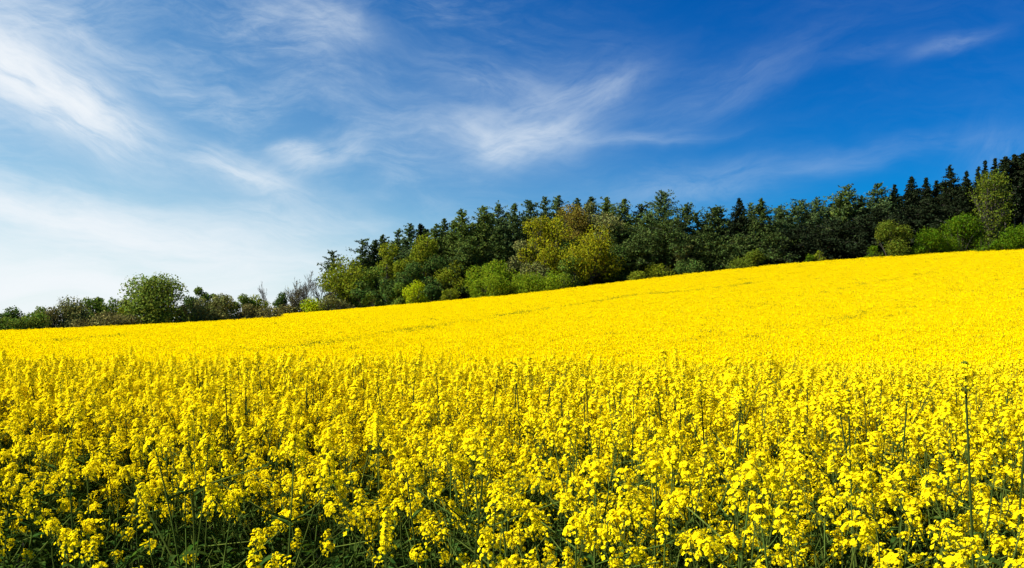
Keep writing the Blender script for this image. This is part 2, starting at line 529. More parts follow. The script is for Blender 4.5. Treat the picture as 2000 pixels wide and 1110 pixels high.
def make_conifer(rng, h, w, mat, cb=0.15, prof=0.85, dens=1.0, up=0.15, droop=0.45, lean=0.0, bark='bark', ragged=0.3, needle=1.0):
    nb = int(h * 12 * dens)
    t = np.sort(cb + (0.985 - cb) * rng.random(nb) ** 0.9)
    quads, wood = [], []
    bx = lambda z: lean * w * (z / h) ** 3
    zs = np.linspace(-0.3, h * 0.985, 9)
    wood.append(tube(np.stack([bx(np.maximum(zs, 0)), 0 * zs, zs], 1), np.linspace(0.013 * h, 0.02, 9), 6))
    side = rng.normal(size=4)
    for k in range(nb):
        tt = t[k]; z = tt * h
        q = (tt - cb) / (1 - cb)
        thb = rng.uniform(0, 2 * np.pi)
        env = min(1.0, 1.18 * (1 - q) ** prof) * min(1.0, 0.72 + 1.6 * q)
        env *= 1 + ragged * 0.5 * math.sin(3 * thb + side[0]) * math.sin(9 * q + side[1])
        L = max(0.3, w * 0.62 * env * rng.uniform(1 - ragged * 1.2, 1.12) * (1.0 + (0.55 if ragged > 0.3 else 0.2) * (rng.random() < 0.12 * (1 + q))))
        dirv = np.array([math.cos(thb), math.sin(thb), 0])
        u_ = up * rng.uniform(0.3, 1.5) + 0.28 * q * q
        n = int(6 + L * 9 * needle)
        s = rng.random(n) ** 0.75
        cen = np.array([bx(z), 0, z]) + dirv * (s * L)[:, None]
        cen[:, 2] += L * (u_ * s - droop * (1 - q) * s * s)
        cen += rng.normal(size=(n, 3)) * np.array([0.19, 0.19, 0.16]) * (0.34 + 0.24 * L)
        sz = (0.19 + 0.06 * (1 - q)) * rng.uniform(0.6, 1.3, n)
        quads.append(cards(cen, sz * 1.25, sz * 0.6, rng, (0, 0, 0.8), dirv[None], 1.0))
        if L > 0.7 and k % 2 == 0:
            ss = np.linspace(0, 0.95, 4)
            p = np.array([bx(z), 0, z]) + dirv * (ss * L)[:, None]
            p[:, 2] += L * (u_ * ss - droop * (1 - q) * ss * ss)
            wood.append(tube(p, np.linspace(0.05, 0.015, 4), 3))
    tip = np.stack([np.full(14, bx(h)), np.zeros(14), h * (1 - 0.05 * rng.random(14))], 1) + rng.normal(size=(14, 3)) * [0.1, 0.1, 0.05]
    quads.append(cards(tip, 0.2, 0.09, rng, None, np.array([[0, 0, 1.0]]), 1))
    # dead lower twigs
    for k in range(int(h * 0.9)):
        z = h * rng.uniform(0.06, cb + 0.1); thb = rng.uniform(0, 6.28); L = rng.uniform(0.3, 0.8) * w * 0.3
        wood.append(tube(bez((0, 0, z), (math.cos(thb) * L * .5, math.sin(thb) * L * .5, z + .1), (math.cos(thb) * L, math.sin(thb) * L, z - .25 * L), 4), np.linspace(.03, .01, 4), 3))
    return [('trunk', quad_mesh('trunk', [(np.concatenate(wood), MAT[bark])])),
            ('crown', quad_mesh('crown', [(np.concatenate(quads), MAT[mat])]))]


def make_bare(rng, h, w, stems=1, mat=None):
    wood, twig = [], []

    def grow(p, d, L, r, lev):
        nseg = 4
        pts = [p]
        dd = d
        for i in range(nseg):
            dd = unit(dd + rng.normal(size=3) * 0.10 + np.array([0, 0, 0.05]))
            pts.append(pts[-1] + dd * L / nseg)
        pts = np.array(pts)
        (wood if lev < 2 else twig).append(tube(pts, np.linspace(r, r * 0.5, nseg + 1), 5 if lev < 1 else 3))
        if lev >= 4:
            return
        for i in range((6, 5, 4, 3)[lev]):
            k = rng.integers(1, nseg + 1)
            a = unit(rng.normal(size=3)); a = unit(a - dd * (a @ dd))
            nd = unit(dd * 0.85 + a * rng.uniform(0.45, 0.8) * (w / h * 1.6) + np.array([0, 0, 0.18]))
            grow(pts[k], nd, L * rng.uniform(0.45, 0.68), max(r * 0.50, 0.032), lev + 1)
    for s in range(stems):
        a = rng.uniform(0, 6.28)
        d = unit(np.array([math.cos(a) * 0.45 * (stems > 1), math.sin(a) * 0.45 * (stems > 1), 1.0]))
        grow(np.array([0.3 * math.cos(a) * (stems > 1), 0.3 * math.sin(a) * (stems > 1), -0.2]), d, h * 0.52, 0.017 * h / math.sqrt(stems), 0)
    allv = np.concatenate(wood + twig)
    zmax = allv[..., 2].max(); xm = np.percentile(np.abs(allv[..., :2]), 99)
    sc = np.array([w / 2 / xm, w / 2 / xm, h / zmax])
    wo_ = np.concatenate(wood) * sc; tw = np.concatenate(twig) * sc
    parts = [(tw, MAT['twig'])]
    if mat:
        idx = rng.integers(0, len(tw), 500)
        parts.append((cards(tw[idx, 2], 0.13, 0.1, rng), MAT[mat]))
    return [('trunk', quad_mesh('trunk', [(wo_, MAT['twig'])])), ('crown', quad_mesh('crown', parts))]


# kind, material, column, top row, width (photo pixels), distance (m; negative = behind the near hedge line), label
TREES = [
 # near hedge at the left
 ('bus', 'deep', 20, 600, 52, -5, 'blue-green rounded bush rising behind the low green growth at the far left hedge end'),
 ('bus', 'mid', 6, 621, 56, -1, 'low green bush at the very left edge of the picture'),
 ('bus', 'mid', 42, 620, 54, -0.5, 'low leafy green bush in front of the blue-green rounded bush'),
 ('bus', 'mid', 72, 613, 52, -1.5, 'green bush touching the left flank of the dark brown-topped bush'),
 ('bus', 'mid', 84, 600, 40, -6, 'small green shrub peeping up left of the dark brown-topped bush'),
 ('bus', 'brown', 104, 602, 44, -2.5, 'brownish sloping bush against the left side of the dark brown-topped bush'),
 ('bus', 'greybrown', 131, 582, 78, -3, 'large dark bush with brownish top, biggest in the left part of the hedge'),
 ('bus', 'mid', 168, 583, 62, -6, 'green shrub with ragged top just right of the dark brown-topped bush'),
 ('bus', 'deep', 194, 582, 34, -9, 'small blue-green shrub top in the dip of the hedge'),
 ('bus', 'mid', 224, 583, 58, -5, 'dense mid-green shrub left of the yellow-green bush beside the big willow bush'),
 ('bus', 'olive', 249, 585, 40, -3.5, 'yellow-green bush tucked against the left side of the tall willow bush'),
 ('bus', 'brown', 160, 624, 56, 0, 'low brown scrub at the foot of the dark brown-topped bush'),
 ('bus', 'brown', 208, 612, 84, 0, 'long low brown bramble clump in front of the green shrubs'),
 ('bus', 'brown', 252, 616, 48, 0, 'low brown bramble at the left foot of the tall willow bush'),
 ('wil', 'willow', 306, 537, 116, -2, 'tallest bush of the hedge, upright willow with yellow-green top'),
 ('bus', 'deep', 366, 580, 34, -5, 'dark gap-filling shrub in the shade right of the tall willow bush'),
 ('bus', 'mid', 389, 562, 38, -9, 'small green tree sticking up behind the hedge right of the willow bush'),
 ('bus', 'brown', 358, 596, 34, -0.5, 'small brownish shrub at the right foot of the tall willow bush'),
 ('bus', 'greybrown', 388, 584, 56, -2.5, 'olive-brown shrub below the small green tree in the hedge'),
 ('bus', 'mid', 422, 574, 36, -8, 'bright green sprig-topped shrub behind the round grey-green bush'),
 ('bus', 'greybrown', 436, 576, 60, -2, 'round grey-green bush with bare twigs showing in its middle'),
 ('bus', 'mid', 470, 576, 52, -4, 'green shrub with spiky top right of the round grey-green bush'),
 ('bus', 'olive', 497, 578, 48, -5, 'olive green shrub behind the brown bush near the hedge end'),
 ('bus', 'brown', 483, 595, 40, -1.5, 'reddish-brown shrub left of the last brown bush of the hedge'),
 ('bus', 'brown', 522, 599, 60, 0, 'low domed brown bush closing the right end of the hedge'),
 # far corner of the field
 ('bar', None, 528, 548, 26, 172, 'lone slender bare tree standing apart above the hedge end'),
 ('bus', 'deep', 551, 572, 34, 176, 'dark green bush between the lone bare tree and the spreading bare tree'),
 ('bas', 'brown', 574, 539, 58, 174, 'spreading many-stemmed bare tree fanning out at the field corner'),
 ('bar', None, 590, 536, 32, 184, 'bare grey tree behind the spreading many-stemmed one'),
 ('bar', None, 606, 527, 38, 182, 'tallest bare tree of the leafless group, with dark straight trunk'),
 ('bar', None, 624, 531, 30, 186, 'bare tree right of the tallest leafless one'),
 ('bar', None, 640, 527, 34, 183, 'bare twiggy tree against the left side of the big olive tree'),
 ('bus', 'lime', 612, 583, 54, 173, 'low lime-green bush glowing below the bare trees'),
 ('bus', 'greybrown', 643, 577, 36, 172, 'grey-brown twiggy bush between the lime bush and the big olive tree'),
 ('bus', 'brown', 560, 596, 44, 173, 'low brown undergrowth bush at the foot of the spreading bare tree'),
 ('bus', 'greybrown', 592, 592, 54, 175, 'low grey-brown thicket under the bare trees, left of the lime bush'),
 ('bus', 'deep', 628, 590, 50, 178, 'dark low thicket behind the lime bush at the field corner'),
 ('bus', 'greybrown', 662, 585, 44, 174, 'low dull thicket at the left foot of the big olive tree'),
 ('pin', 'conifer', 650, 491, 46, 196, 'sparse conifer with few drooping branches just left of the big olive tree'),
 ('bro', 'olive', 676, 500, 84, 180, 'big twiggy olive-green tree at the left end of the wood'),
 ('pin', 'conifer', 706, 469, 44, 196, 'tall open conifer with tiered branches rising over the olive tree'),
 ('bro', 'deep', 706, 548, 54, 176, 'dark ivy-green tree right of the big olive tree, low at the wood edge'),
 ('bro', 'mid', 733, 520, 50, 180, 'mid-green tree left below the tall yellow-green tree'),
 ('bro', 'olive', 759, 474, 50, 184, 'tall narrow yellow-green tree in the left part of the wood'),
 ('con', 'conifer', 728, 468, 36, 198, 'dark conifer top left of the tall yellow-green tree'),
 ('con', 'conifer', 746, 458, 36, 200, 'knobbly dark conifer top behind the tall yellow-green tree'),
 ('con', 'larch', 773, 448, 36, 198, 'small pointed conifer top just right of the tall yellow-green tree'),
 ('con', 'larch', 792, 436, 42, 196, 'blue-green conifer with spreading tip, first high one from the left'),
 ('con', 'spruce', 820, 437, 36, 200, 'black pointed spruce tip between two blue-green conifers at left'),
 ('bus', 'mid', 724, 572, 30, 173, 'pale green low bush at the field edge below the ivy trees'),
 ('bro', 'deep', 752, 545, 46, 175, 'ivy-covered dark lumpy tree at the field edge left of the round lime bush'),
 ('bro', 'mid', 782, 552, 28, 174, 'small lumpy green tree touching the round lime bush on its left'),
 ('bus', 'mid', 774, 582, 26, 172, 'small round green bush low at the crop, left of the lime bush'),
 ('bro', 'olive', 783, 507, 44, 181, 'olive tree half way up behind the round lime bush'),
 ('bro', 'deep', 806, 512, 50, 179, 'dark round-crowned tree directly above the round lime bush'),
 ('bro', 'olive', 832, 460, 56, 188, 'light olive tree with rounded top among the dark conifers'),
 ('bus', 'lime', 811, 548, 48, 171, 'round lime-green bush like a ball at the field edge'),
 ('bus', 'olive', 874, 564, 36, 172, 'small olive bush alone against the dark wood, right of the lime ball bush'),
 ('bro', 'deep', 842, 540, 48, 177, 'dark green thicket tree right of the round lime bush'),
 ('con', 'conifer_green', 846, 437, 42, 194, 'shaggy conifer above the light olive tree'),
 ('con', 'conifer', 867, 427, 38, 198, 'dark knob-topped conifer in the left half of the skyline'),
 ('con', 'conifer_green', 888, 430, 44, 193, 'green conifer with a level top right of the knob-topped one'),
 ('con', 'conifer_green', 912, 408, 54, 192, 'broad shaggy conifer whose top rises clear at the left shoulder of the wood'),
 ('con', 'conifer', 934, 424, 40, 197, 'lower dark conifer in the notch right of the broad shaggy one'),
 ('con', 'conifer_green', 953, 401, 48, 192, 'pointed green conifer with a layered top, over the light green leafy trees'),
 ('lar', 'larch', 974, 398, 40, 197, 'airy conifer with see-through forked top'),
 ('con', 'larch', 1001, 397, 44, 193, 'dense pointed conifer just right of the airy forked one'),
 ('bro', 'olive', 880, 510, 64, 183, 'olive understorey tree in front of the shaggy conifers'),
 ('bro', 'deep', 852, 500, 56, 185, 'dark leafy tree below the light olive round-topped one'),
 ('con', 'conifer_green', 925, 462, 54, 186, 'dark full conifer in front below the broad shaggy one'),
 ('con', 'conifer', 902, 478, 44, 184, 'narrow dark conifer with bare lower trunk over the olive understorey'),
 ('con', 'conifer', 978, 455, 50, 187, 'deep green conifer left of the brown twiggy tree'),
 ('bro', 'bright', 966, 508, 72, 177, 'fresh green leafy tree behind the bright bush at mid field edge'),
 ('bus', 'bright', 940, 543, 42, 173, 'fresh green bush left of the bright round bush at mid field edge'),
 ('bus', 'bright', 972, 538, 62, 171, 'bright green round bush in front of the fresh green leafy tree'),
 ('bro', 'greybrown', 1016, 470, 54, 184, 'brown twiggy tree just coming into leaf left of the golden oak'),
 ('bus', 'bright', 1036, 534, 70, 172, 'bright green wide bush, left half of the pair below the golden oaks'),
 ('bus', 'bright', 1084, 530, 76, 172.5, 'bright green wide bush, right half of the pair below the golden oaks'),
 ('bro', 'greybrown', 1046, 510, 50, 179, 'dull brown shrub tree in the shade above the pair of wide bushes'),
 ('oak', 'golden', 1068, 420, 98, 183, 'golden-leaved oak further back, its crown above the other golden oak'),
 ('oak', 'golden', 1153, 438, 108, 178, 'golden-leaved oak in front with dark spreading limbs showing'),
 ('bro', 'orange', 1122, 399, 66, 190, 'orange-brown budding tree crown at the top of the golden oaks'),
 ('bro', 'greybrown', 1172, 414, 76, 188, 'rounded brown twiggy tree above the front golden oak'),
 ('bro', 'greybrown', 1150, 396, 40, 194, 'brown budding tree between the orange-brown crown and the skyline conifers'),
 ('bro', 'deep', 1112, 468, 62, 181, 'deep green tree filling the gap between the two golden oaks'),
 ('bro', 'mid', 1040, 468, 50, 186, 'mid-green tree behind the left side of the rear golden oak'),
 ('bro', 'deep', 1206, 478, 52, 182, 'deep green leafy tree leaning on the right side of the front golden oak'),
 ('bro', 'mid', 1120, 500, 50, 176, 'shaded green tree between the pair of wide bushes and the front golden oak'),
 ('con', 'larch', 1043, 390, 50, 196, 'feathery conifer group top left of the golden oak'),
 ('lar', 'larch', 1065, 384, 34, 199, 'thin conifer with a side-swept tip above the golden oak'),
 ('con', 'larch', 1089, 381, 46, 197, 'pointed conifer highest over the golden oaks'),
 ('con', 'conifer', 1121, 386, 34, 200, 'small conifer tip behind the orange-brown crown'),
 ('con', 'conifer', 1151, 384, 40, 199, 'dark conifer tip behind the brown budding tree'),
 ('con', 'conifer_green', 1183, 385, 46, 194, 'full green conifer right of the rounded brown twiggy tree'),
 ('con', 'conifer_green', 1210, 388, 54, 192, 'broad green conifer with open tip left of the black pine'),
 ('con', 'conifer', 1216, 442, 62, 186, 'dark conifer filling the gap right of the front golden oak'),
 ('con', 'conifer', 1222, 492, 44, 181, 'low dark evergreen between the front oak and the cedar-like conifer'),
 ('pin', 'spruce', 1248, 400, 48, 197, 'black lumpy pine top left of the tall airy conifer'),
 ('con', 'conifer_green', 1262, 412, 46, 189, 'green conifer below and right of the black lumpy pine'),
 ('lar', 'larch', 1287, 375, 66, 188, 'tall airy conifer whose spire stands highest in the middle of the wood'),
 ('lar', 'conifer', 1337, 399, 44, 190, 'conifer with a crooked leaning tip, right of the tall airy spire'),
 ('ced', 'conifer', 1300, 432, 104, 182, 'dark cedar-like conifer with level tiers of branches and bare lower trunk'),
 ('ced', 'conifer', 1248, 470, 60, 180, 'dull green tiered conifer reaching down to the crop left of the cedar-like one'),
 ('bus', 'olive', 1240, 530, 40, 173, 'small olive bush at the field edge below the tiered conifer'),
 ('bus', 'olive', 1290, 515, 50, 176, 'olive undergrowth bush at the foot of the cedar-like conifer'),
 ('bro', 'greybrown', 1343, 476, 34, 179, 'twiggy grey-brown shrub tree right of the bare lower trunks'),
 ('bus', 'deep', 1345, 506, 50, 176, 'dark undergrowth bush under the twiggy shrub tree'),
 ('pin', 'conifer', 1364, 417, 54, 187, 'irregular pine with ragged arms at the gap in the skyline'),
 ('lar', 'conifer', 1384, 406, 44, 190, 'thin ragged conifer leaning beside the irregular pine'),
 ('lar', 'larch', 1408, 404, 40, 192, 'feathery pale conifer between the ragged pines and the dark spruce'),
 ('bro', 'olive', 1398, 470, 40, 184, 'yellowish-green young tree lit up inside the dark wood'),
 ('con', 'conifer', 1388, 455, 62, 181, 'dark conifer at the wood edge below the ragged pines'),
 ('spr', 'spruce', 1444, 387, 56, 189, 'dark broad spruce with a blunt pointed head, left of the pair'),
 ('lar', 'larch', 1465, 396, 26, 195, 'wispy pale conifer tip between the two dark spruces'),
 ('spr', 'conifer', 1487, 387, 58, 187, 'dark green spruce with a sharp tip, right of the pair'),
 ('con', 'conifer', 1432, 458, 60, 181, 'dark lower conifer in front of the left spruce of the pair'),
 ('con', 'conifer', 1500, 456, 60, 182, 'dark lower conifer in front of the right spruce of the pair'),
 ('bus', 'leafolive', 1472, 487, 36, 173, 'upright olive bush at the field edge below the pair of spruces'),
 ('bus', 'leafolive', 1442, 503, 56, 173, 'low olive bush left of the upright olive bush'),
 ('lar', 'larch', 1519, 402, 40, 192, 'pale thin conifer right of the sharp-tipped spruce'),
 ('lar', 'larch', 1542, 405, 40, 190, 'pale conifer with drooping tip in the low part of the right skyline'),
 ('lar', 'larch', 1566, 391, 44, 192, 'pale blue-green conifer with open lattice branches'),
 ('lar', 'larch', 1599, 387, 50, 191, 'broad pale conifer left of the tallest pale one'),
 ('lar', 'conifer_green', 1634, 376, 44, 190, 'green-grey conifer leaning on the tallest pale one'),
 ('lar', 'larch', 1657, 360, 44, 191, 'tallest pale conifer with rounded bushy head on the right skyline'),
 ('spr', 'spruce', 1682, 382, 36, 190, 'small black spruce right of the tallest pale conifer'),
 ('con', 'larch', 1711, 358, 56, 190, 'broad dusky conifer with several tips, left of the closed black spruces'),
 ('spr', 'spruce', 1747, 361, 44, 190, 'black spruce with twin tips above the egg-shaped bush'),
 ('spr', 'spruce', 1781, 344, 54, 189, 'black dense spruce with flat broad top above the egg-shaped bush'),
 ('spr', 'spruce', 1809, 347, 36, 192, 'narrow black spruce in the dip between two broad ones'),
 ('spr', 'spruce', 1829, 352, 36, 193, 'black spruce shoulder left of the jagged broad spruce'),
 ('spr', 'spruce', 1855, 322, 58, 189, 'jagged black spruce, broad and tall, left of the pale leafy tree'),
 ('spr', 'spruce', 1888, 334, 40, 192, 'black spruce tip close left of the pale leafy tree'),
 ('spr', 'spruce', 1911, 325, 32, 196, 'black spruce tip behind the left side of the pale leafy tree'),
 ('spr', 'spruce', 1924, 313, 30, 197, 'thin black spruce tip over the middle of the pale leafy tree'),
 ('spr', 'spruce', 1943, 308, 34, 197, 'thin black spruce tip over the right side of the pale leafy tree'),
 ('spt', 'spruce', 1963, 305, 40, 190, 'tall spruce with pale bare trunk, first right of the pale leafy tree'),
 ('spt', 'spruce', 1981, 301, 40, 191, 'tall spruce with pale bare trunk, second right of the pale leafy tree'),
 ('spt', 'spruce', 1999, 298, 42, 190, 'tall spruce with pale bare trunk at the right picture edge'),
 ('spr', 'spruce', 2030, 296, 50, 190, 'tall black spruce cut by the right picture edge'),
 ('con', 'spruce', 1545, 448, 62, 182, 'blackish conifer at the wood edge below the pale drooping-tipped one'),
 ('con', 'spruce', 1590, 440, 66, 183, 'blackish conifer above the two tiny saplings at the field edge'),
 ('con', 'spruce', 1640, 430, 66, 183, 'blackish conifer at the wood edge below the tallest pale one'),
 ('con', 'spruce', 1690, 420, 62, 183, 'blackish conifer left behind the egg-shaped bush'),
 ('con', 'spruce', 1722, 405, 50, 184, 'blackish conifer rising straight behind the egg-shaped bush'),
 ('con', 'spruce', 1770, 402, 60, 184, 'blackish conifer right behind the egg-shaped bush'),
 ('spt', 'spruce', 1818, 385, 44, 183, 'spruce with one pale bare trunk showing above the green bushes'),
 ('con', 'spruce', 1858, 388, 60, 185, 'blackish conifer behind the taller of the two green bushes'),
 ('bus', 'grass_green', 1580, 497, 16, 173, 'tiny sapling at the crop edge, smaller of two'),
 ('bus', 'olive', 1601, 490, 20, 173, 'small sapling at the crop edge, larger of two'),
 ('bus', 'leafolive', 1742, 432, 64, 172, 'egg-shaped light green bush standing alone before the black spruces'),
 ('bus', 'grass_green', 1703, 481, 28, 171, 'little green bush at the left foot of the egg-shaped bush'),
 ('bus', 'grass_green', 1814, 448, 58, 173, 'rounded green bush, smaller one left of the big green bush'),
 ('bus', 'grass_green', 1790, 479, 36, 171.5, 'low green shrub at the crop in front of the rounded green bush'),
 ('bus', 'grass_green', 1872, 419, 84, 173, 'big green bush sloping up to the right, by the pale leafy tree'),
 ('pop', 'leafolive', 1932, 334, 84, 181, 'tall pale leafy tree, oval, standing before the black spruces at right'),
 ('bus', 'grass_green', 1918, 463, 52, 171, 'low green bush at the foot of the pale leafy tree'),
 ('bus', 'grass_green', 1955, 466, 52, 171, 'low green bush right of the pale leafy tree foot'),
 ('bus', 'grass_green', 1992, 441, 74, 173, 'green bush mass under the pale bare trunks at the right edge'),
]
NAMES = {'bus': ('bush', 'bush'), 'wil': ('willow_bush', 'bush'), 'bro': ('broadleaf_tree', 'tree'), 'oak': ('oak_tree', 'tree'),
         'pop': ('broadleaf_tree', 'tree'), 'bar': ('bare_tree', 'tree'), 'bas': ('bare_tree', 'tree'), 'con': ('conifer_tree', 'tree'),
         'lar': ('conifer_tree', 'tree'), 'pin': ('pine_tree', 'tree'), 'ced': ('conifer_tree', 'tree'), 'spr': ('spruce_tree', 'tree'),
         'spt': ('spruce_tree', 'tree')}
GROUPS = {'hedge': 'bushes of the near hedge', 'bush': 'bushes along the far field edge', 'con': 'conifers of the wood',
          'bro': 'leafy trees of the wood edge', 'bar': 'bare trees at the field corner'}


def build_tree(kind, mat, u, v, wpx, Y, label, seed):
    rng = np.random.default_rng(seed)
    hedge = Y <= 0
    if hedge:
        Y = float(hedge_Y(u)) - Y
    X, Y, z = at(u, Y)
    h = (VH - v) / F * Y - z
    w = wpx / F * Y
    if kind == 'bus':
        tw = 0.6 if mat in ('brown', 'greybrown') else 0.15
        ls = 0.115 if hedge else 0.15
        parts = make_bush(rng, h, w * 1.06, mat, 3.6 if hedge else 1.6, ls, int(rng.integers(9, 15)), tw)
    elif kind == 'wil':
        parts = make_bush(rng, h, w, mat, 3.8, 0.135, 36, 0.8, True, 'bright')
    elif kind == 'bro':
        parts = make_broadleaf(rng, h, w * 1.22, mat, 0.06, int(np.clip(w * h / 7, 9, 24)), 1.2, 0.195)
    elif kind == 'oak':
        parts = make_broadleaf(rng, h, w * 1.10, mat, 0.08, 30, 1.1, 0.20, lobe_r=0.19)
    elif kind == 'pop':
        parts = make_broadleaf(rng, h, w, mat, 0.03, 40, 0.95, 0.18, lobe_r=0.24)
    elif kind == 'bar':
        parts = make_bare(rng, h, w * 1.45, 1)
    elif kind == 'bas':
        parts = make_bare(rng, h, w, 4, mat)
    elif kind == 'con':
        parts = make_conifer(rng, h, w * 1.65, mat, 0.06, 0.70, 1.25, 0.22, 0.40, rng.uniform(-.15, .15), ragged=0.42)
    elif kind == 'lar':
        parts = make_conifer(rng, h, w * 1.65, mat, 0.12, 0.60, 1.0, 0.35, 0.40, rng.uniform(-.2, .2), ragged=0.5, needle=0.85)
    elif kind == 'pin':
        parts = make_conifer(rng, h, w * 1.15, mat, 0.30, 0.45, 0.62, 0.20, 0.45, rng.uniform(-.12, .12), ragged=0.65, needle=0.95)
    elif kind == 'ced':
        parts = make_conifer(rng, h, w * 1.05, mat, 0.30, 0.42, 0.8, 0.12, 0.30, 0.0, ragged=0.55, needle=1.1)
    elif kind == 'spr':
        parts = make_conifer(rng, h, w * 1.45, mat, 0.05, 0.90, 1.4, 0.20, 0.50, 0.0, ragged=0.25)
    else:
        parts = make_conifer(rng, h, w * 1.4, mat, 0.42, 0.75, 1.3, 0.20, 0.50, 0.0, 'palebark', ragged=0.25)
    nm, cat = NAMES[kind]
    if hedge:
        grp = GROUPS['hedge']
    elif cat == 'bush':
        grp = GROUPS['bush']
    elif kind in ('bar', 'bas'):
        grp = GROUPS['bar']
    else:
        grp = GROUPS['bro' if kind in ('bro', 'oak', 'pop') else 'con']
    t = thing(nm, label, cat, (X, Y, z), 0.0, grp)
    for pn, pm in parts:
        link(pn, pm, t)
    return t


for i, (kind, mat, u, v, wpx, Y, label) in enumerate(TREES):
    build_tree(kind, mat, u, v, wpx, Y, label, 100 + i)

# closed ranks deeper in the wood: three conifers, copied with their parts
_sky_u = [640, 700, 750, 800, 870, 950, 1050, 1200, 1250, 1330, 1450, 1550, 1650, 1780, 1900, 2000, 2200]
_sky_v = [530, 500, 478, 456, 445, 425, 412, 412, 424, 432, 420, 420, 392, 370, 345, 322, 312]
rr = np.random.default_rng(5)
protos = []
for k, m in enumerate(('conifer', 'spruce', 'conifer')):
    p = make_conifer(np.random.default_rng(900 + k), 20.0, 11.0, m, 0.03, 0.7, 1.1, 0.2, 0.45, 0.0, ragged=0.3)
    protos.append(p)
first = {}
u = 672.0
k = 0
while u < 2120:
    v = np.interp(u, _sky_u, _sky_v) + rr.uniform(-8, 24)
    Y = rr.uniform(200, 216)
    X, Y, z = at(u, Y)
    h = (VH - v) / F * Y - z
    kk = (1 if rr.random() < 0.8 else 0) if u > 1500 else (0, 2, 0, 1)[int(rr.integers(0, 4))]
    t = thing('conifer_tree', 'dark conifer standing in the closed ranks deep inside the wood', 'tree', (X, Y, z), rr.uniform(0, 6.28), 'conifers deep in the wood')
    t.scale = (h / 20 * rr.uniform(0.9, 1.15),) * 2 + (h / 20,)
    if kk not in first:
        first[kk] = [link(pn, pm, t) for pn, pm in protos[kk]]
    else:
        for src in first[kk]:
            c = src.copy(); C.objects.link(c); c.parent = t
    u += rr.uniform(14, 21)
    k += 1
# ------------------------------------------------------------------ rapeseed plants
def make_head(rng, L=0.15, nf=34, rad=0.030, buds=14, fs=1.0):
    """raceme: open flowers of four petals round the axis, a dome of buds on top, young pods below"""
    pet, bud, stem = [], [], []
    stem.append(tube([(0, 0, 0), (0.002, 0.001, L * .5), (0, 0, L)], [.0022, .0018, .001], 4))
    ga = 2.39996
    for i in range(nf):
        t = (i + rng.uniform(0, .8)) / nf
        z = L * (0.02 + 0.95 * t ** 0.62)
        a = i * ga + rng.normal() * .3
        out = np.array([math.cos(a), math.sin(a), 0])
        pl = rad * (1.0 - 0.50 * t ** 2) * rng.uniform(.55, 1.3)
        upw = 0.35 + 0.75 * t
        p0 = np.array([0, 0, z]); d = unit(out + np.array([0, 0, upw]))
        p1 = p0 + d * pl
        stem.append(tube([p0, p1], [.0008, .0008], 3))
        nrm = unit(out * 0.8 + np.array([0, 0, 0.55 + .4 * t]) + rng.normal(size=3) * .30)
        x = unit(np.cross(nrm, [0.3, 0.2, 1.0])); y = np.cross(nrm, x)
        ph = rng.uniform(0, 1.57)
        op = rng.uniform(.75, 1.1) * (1 - 0.25 * t)
        for q in range(4):
            b = ph + q * np.pi / 2 + rng.normal() * .1
            e = math.cos(b) * x + math.sin(b) * y
            s = np.cross(nrm, e)
            lf = 0.0105 * fs * rng.uniform(.85, 1.15); wd = 0.0050 * fs
            c1 = p1 + e * lf * .45 * op + nrm * lf * .30
            c2 = p1 + e * lf * 1.02 * op + nrm * lf * (.25 - .35 * rng.random())
            pet.append([p1 - s * wd * .25, p1 + s * wd * .25, c1 + s * wd * .95, c1 - s * wd * .95])
            pet.append([c1 - s * wd * .95, c1 + s * wd * .95, c2 + s * wd * .75, c2 - s * wd * .75])
    for i in range(buds):
        a = i * ga; r = 0.0095 * math.sqrt(i / buds) * fs
        c = np.array([math.cos(a) * r, math.sin(a) * r, L * 1.0 + 0.010 - 0.6 * r])
        u_ = unit(np.array([math.cos(a) * r * 50, math.sin(a) * r * 50, 1.0]))
        bud.append(tube([c - u_ * .004, c, c + u_ * .004], [.0006, .0021, .0005], 4))
    for i in range(7):
        a = i * ga + 1; z = L * rng.uniform(-.25, .22)
        o = np.array([math.cos(a), math.sin(a), 0])
        l_ = rng.uniform(.02, .04)
        stem.append(tube([(0, 0, z), o * l_ * .5 + [0, 0, z + l_ * .35], o * l_ * .9 + [0, 0, z + l_ * 1.0]], [.0007, .001, .0006], 3))
    return np.array(pet), np.concatenate(bud), np.concatenate(stem)


def leaf_blade(p, d, L, wd, rng, droop=0.6):
    """long clasping leaf as a bent strip with a fold along its midrib"""
    s = unit(np.cross(d, [0, 0, 1.0]))
    ts = np.linspace(0, 1, 5)
    mid = np.array([p + d * L * t + np.array([0, 0, 0.25 * L * t - droop * L * t * t]) for t in ts])
    ww = wd * np.array([.35, .9, 1.0, .65, .04])
    l = mid - s * ww[:, None] + np.array([0, 0, .25 * wd]); r = mid + s * ww[:, None] + np.array([0, 0, .25 * wd])
    q = []
    for i in range(4):
        q.append([l[i], mid[i], mid[i + 1], l[i + 1]]); q.append([mid[i], r[i], r[i + 1], mid[i + 1]])
    return q


HEADS = []
for k in range(9):
    g = np.random.default_rng(40 + k)
    if k < 5:
        HEADS.append(make_head(g, g.uniform(.05, .085), int(g.integers(20, 32)), g.uniform(.033, .042), int(g.integers(10, 18)), g.uniform(.88, 1.05)))
    else:
        HEADS.append(make_head(g, g.uniform(.10, .155), int(g.integers(26, 40)), g.uniform(.026, .035), int(g.integers(10, 16)), g.uniform(.88, 1.02)))
SMALL = make_head(np.random.default_rng(60), .075, 10, .018, 18, 0.9)
HEAD_ME = [quad_mesh('flower_head', [(p, MAT['petal']), (b, MAT['greenbud' if k == 9 else 'bud']), (s, MAT['stem'])]) for k, (p, b, s) in enumerate(HEADS + [SMALL])]


